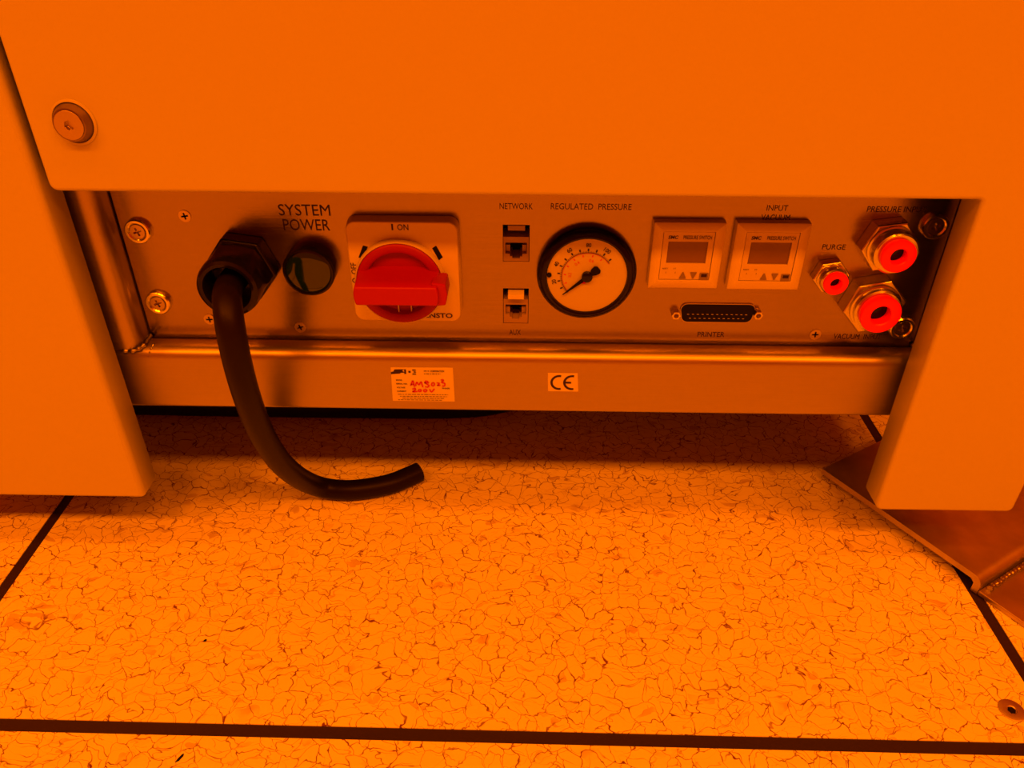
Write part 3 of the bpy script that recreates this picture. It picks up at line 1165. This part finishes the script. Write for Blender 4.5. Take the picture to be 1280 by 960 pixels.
poly(bm, [(0.00, 0.13), (0.04, 0.11), (0.06, 0.05), (0.215, 0.045), (0.175, 0.10), (0.21, 0.105), (0.14, 0.17), (0.0, 0.19)])
poly(bm, [(0.215, 0.045), (0.245, 0.045), (0.245, 0.18), (0.215, 0.18)])
poly(bm, [(0.175, 0.125), (0.215, 0.125), (0.215, 0.145), (0.165, 0.145)])
poly(bm, [(0.282, 0.09), (0.318, 0.09), (0.318, 0.145), (0.282, 0.145)])
for v in (0.05, 0.105, 0.165):
    poly(bm, [(0.345 + (0.02 if v == 0.105 else 0), v), (0.40, v), (0.405, v + 0.034), (0.345 + (0.02 if v == 0.105 else 0), v + 0.034)])
lettering('emblem', bm, 'ink', rl)
bm = NB()
for s, u, v, w, h in (('CORPORATION', 0.745, 0.095, 0.22, 0.042), ('MODEL', 0.125, 0.365, 0.10, 0.034), ('SERIAL NO.', 0.165, 0.475, 0.18, 0.034),
                      ('VOLTAGE', 0.145, 0.588, 0.135, 0.034), ('CURRENT', 0.155, 0.70, 0.15, 0.034), ('PHASE', 0.87, 0.60, 0.12, 0.034)):
    put_text(bm, s, *LU(u, v), w * LW, h * 1.25 * LH, YI, bold=0.03)


def words(bm, u0, u1, v, h):
    u = u0
    while u < u1:
        w = random.uniform(0.02, 0.07)
        poly(bm, [(u, v), (min(u + w, u1), v), (min(u + w, u1), v + h), (u, v + h)])
        u += w + 0.014


words(bm, 0.53, 0.615, 0.082, 0.022)
words(bm, 0.53, 0.80, 0.165, 0.020)
words(bm, 0.09, 0.90, 0.785, 0.016)
words(bm, 0.12, 0.88, 0.845, 0.016)
words(bm, 0.16, 0.83, 0.900, 0.016)
words(bm, 0.09, 0.80, 0.952, 0.016)
lettering('print', bm, 'ink', rl)
# hand-written AMS023 / 200V
bm = NB()
ST = [
    [(0.305, 0.53), (0.335, 0.40), (0.350, 0.40), (0.365, 0.56)], [(0.31, 0.49), (0.355, 0.485)],
    [(0.385, 0.53), (0.405, 0.42), (0.44, 0.50), (0.475, 0.41), (0.50, 0.57)],
    [(0.590, 0.40), (0.555, 0.385), (0.535, 0.43), (0.570, 0.475), (0.600, 0.52), (0.575, 0.565), (0.535, 0.55)], [(0.53, 0.44), (0.605, 0.43)],
    [(0.665, 0.43), (0.645, 0.46), (0.645, 0.51), (0.670, 0.525), (0.690, 0.49), (0.685, 0.44), (0.665, 0.43)],
    [(0.725, 0.44), (0.765, 0.445), (0.755, 0.485), (0.735, 0.515), (0.785, 0.50)],
    [(0.795, 0.35), (0.835, 0.345), (0.83, 0.385), (0.805, 0.42), (0.855, 0.45), (0.85, 0.52), (0.81, 0.53)],
    [(0.33, 0.63), (0.375, 0.605), (0.37, 0.66), (0.33, 0.71), (0.41, 0.70)],
    [(0.445, 0.635), (0.425, 0.66), (0.435, 0.70), (0.46, 0.695), (0.47, 0.655), (0.445, 0.635)],
    [(0.535, 0.635), (0.51, 0.66), (0.52, 0.705), (0.55, 0.695), (0.56, 0.65), (0.535, 0.635)],
    [(0.605, 0.625), (0.635, 0.71), (0.685, 0.61)],
]
for s in ST:
    pts = [LU(u, v) for u, v in s]
    cm = catmull([Vector((a, 0, b)) for a, b in pts], 5) if len(pts) > 2 else [Vector((a, 0, b)) for a, b in pts]
    ribbon(bm, [(p.x, p.z) for p in cm], 0.00080, YI - 0.0001)
lettering('handwriting', bm, 'marker', rl)

c4b = [WY(*p, YL) for p in ((685, 489), (722.8, 489.5), (722, 467), (684.8, 466.5))]
ce = sticker('ce_label', c4b, 'small white label with a CE mark stuck on the steel rail', 'label')
bm = NB()
xa, za = c4b[0]
Wc, Hc = c4b[1][0] - c4b[0][0], c4b[3][1] - c4b[0][1]
rad = Hc * 0.36
for k, uc in enumerate((0.36, 0.78)):
    ccx, ccz = xa + Wc * uc, za + Hc * 0.5
    ribbon(bm, [(ccx + rad * math.cos(math.radians(t)), ccz + rad * math.sin(math.radians(t))) for t in range(78, 283, 12)], Hc * 0.105, YI)
    if k:
        quad(bm, ccx - rad, ccx - rad * 0.12, ccz - Hc * 0.05, ccz + Hc * 0.05, YI - 0.00005)
lettering('ce_mark', bm, 'ink', ce)

# ------------------------------------------------------------------ floor bracket
A = WZ(1028, 586, 0.013)
Cc = WZ(1229, 725, 0.013)
ub = (Cc - A)
ub.z = 0
LBR = ub.length
ub.normalize()
vb = Vector((-ub.y, ub.x, 0))
br = thing('floor_bracket', 'stained steel floor bracket stepping down to the tiles under the covers', 'bracket', (A.x, A.y, 0))


def bpt(u, v, z):
    p = A + ub * u + vb * v
    return Vector((p.x, p.y, z))


def slab(bm, sec, v0, v1):
    """section (u, z) swept along v"""
    P = [bm.verts.new(bpt(u, v0, z)) for u, z in sec]
    Q = [bm.verts.new(bpt(u, v1, z)) for u, z in sec]
    n = len(P)
    for i in range(n):
        bm.faces.new((P[i], P[(i + 1) % n], Q[(i + 1) % n], Q[i]))
    bm.faces.new(P)
    bm.faces.new(Q)


TH = 0.0042
WB = 0.115
sec = [(0, 0.013 - TH), (0, 0.013), (LBR - 0.006, 0.013)] + [(LBR - 0.006 + 0.006 * math.sin(math.radians(t)), 0.007 + 0.006 * math.cos(math.radians(t))) for t in (15, 30, 45, 60, 75, 90)]
sec += [(LBR, 0.0002), (LBR - TH, 0.0002), (LBR - TH, 0.0066), (LBR - 0.0062, 0.013 - TH)]
bm = NB()
slab(bm, sec, 0.0, WB)
obj('raised_plate', bm, 'bracket_metal', br, smooth=30)
bm = NB()
slab(bm, [(LBR + 0.0002, 0.0002), (LBR + 0.0002, 0.0035), (LBR + 0.080, 0.0035), (LBR + 0.080, 0.0002)], 0.0, WB)
obj('foot_plate', bm, 'bracket_metal', br, bevel=0.0006)
path = []
for k in range(40):
    t = k / 39
    path.append(bpt(LBR + 0.0030 + random.uniform(-.0005, .0005), 0.006 + t * (WB - 0.012), 0.0048 + random.uniform(-.0003, .0003)))
obj('weld_bead', tube(NB(), catmull(path, 3), lambda t: 0.0016 + 0.0003 * math.sin(t * 190), 10), 'weld_metal', br, smooth=60)
bp_ = bpt(LBR + 0.026, 0.034, 0.0035)
bm = NB()
zlathe(bm, bp_.x, bp_.y, [(0.009, 0.0035), (0.009, 0.0050), (0.0062, 0.0051), (0.0062, 0.0105), (0.0055, 0.0112), (0.003, 0.0112), (0.0028, 0.0085)], 24)
obj('anchor_bolt', bm, 'black_plastic', br, smooth=35)

# ------------------------------------------------------------------ crumbs on the floor
for (px, py, ln, an, lab) in ((225, 948, 0.0026, 1.1, 'tiny black sliver lying on the floor beyond the long joint'), (256.5, 801, 0.0010, 0.9, 'tiny black crumb lying on the large tile')):
    p = WZ(px, py, 0)
    bm = NB()
    d = Vector((math.cos(an), math.sin(an), 0))
    n_ = Vector((-d.y, d.x, 0))
    pts = [(-ln, 0.0003), (-ln * 0.4, 0.0006), (ln * 0.7, 0.0005), (ln, 0.0001), (ln * 0.6, -0.0005), (-ln * 0.5, -0.0005)]
    T = [bm.verts.new(p + d * a + n_ * b + Vector((0, 0, 0.0006))) for a, b in pts]
    B = [bm.verts.new(p + d * a * 1.05 + n_ * b * 1.2 + Vector((0, 0, 0.00005))) for a, b in pts]
    k = len(T)
    bm.faces.new(T)
    bm.faces.new(B)
    for i in range(k):
        bm.faces.new((T[i], T[(i + 1) % k], B[(i + 1) % k], B[i]))
    tag(obj('floor_crumb', bm, 'black_matte', None, tuple(p)), lab, 'debris')
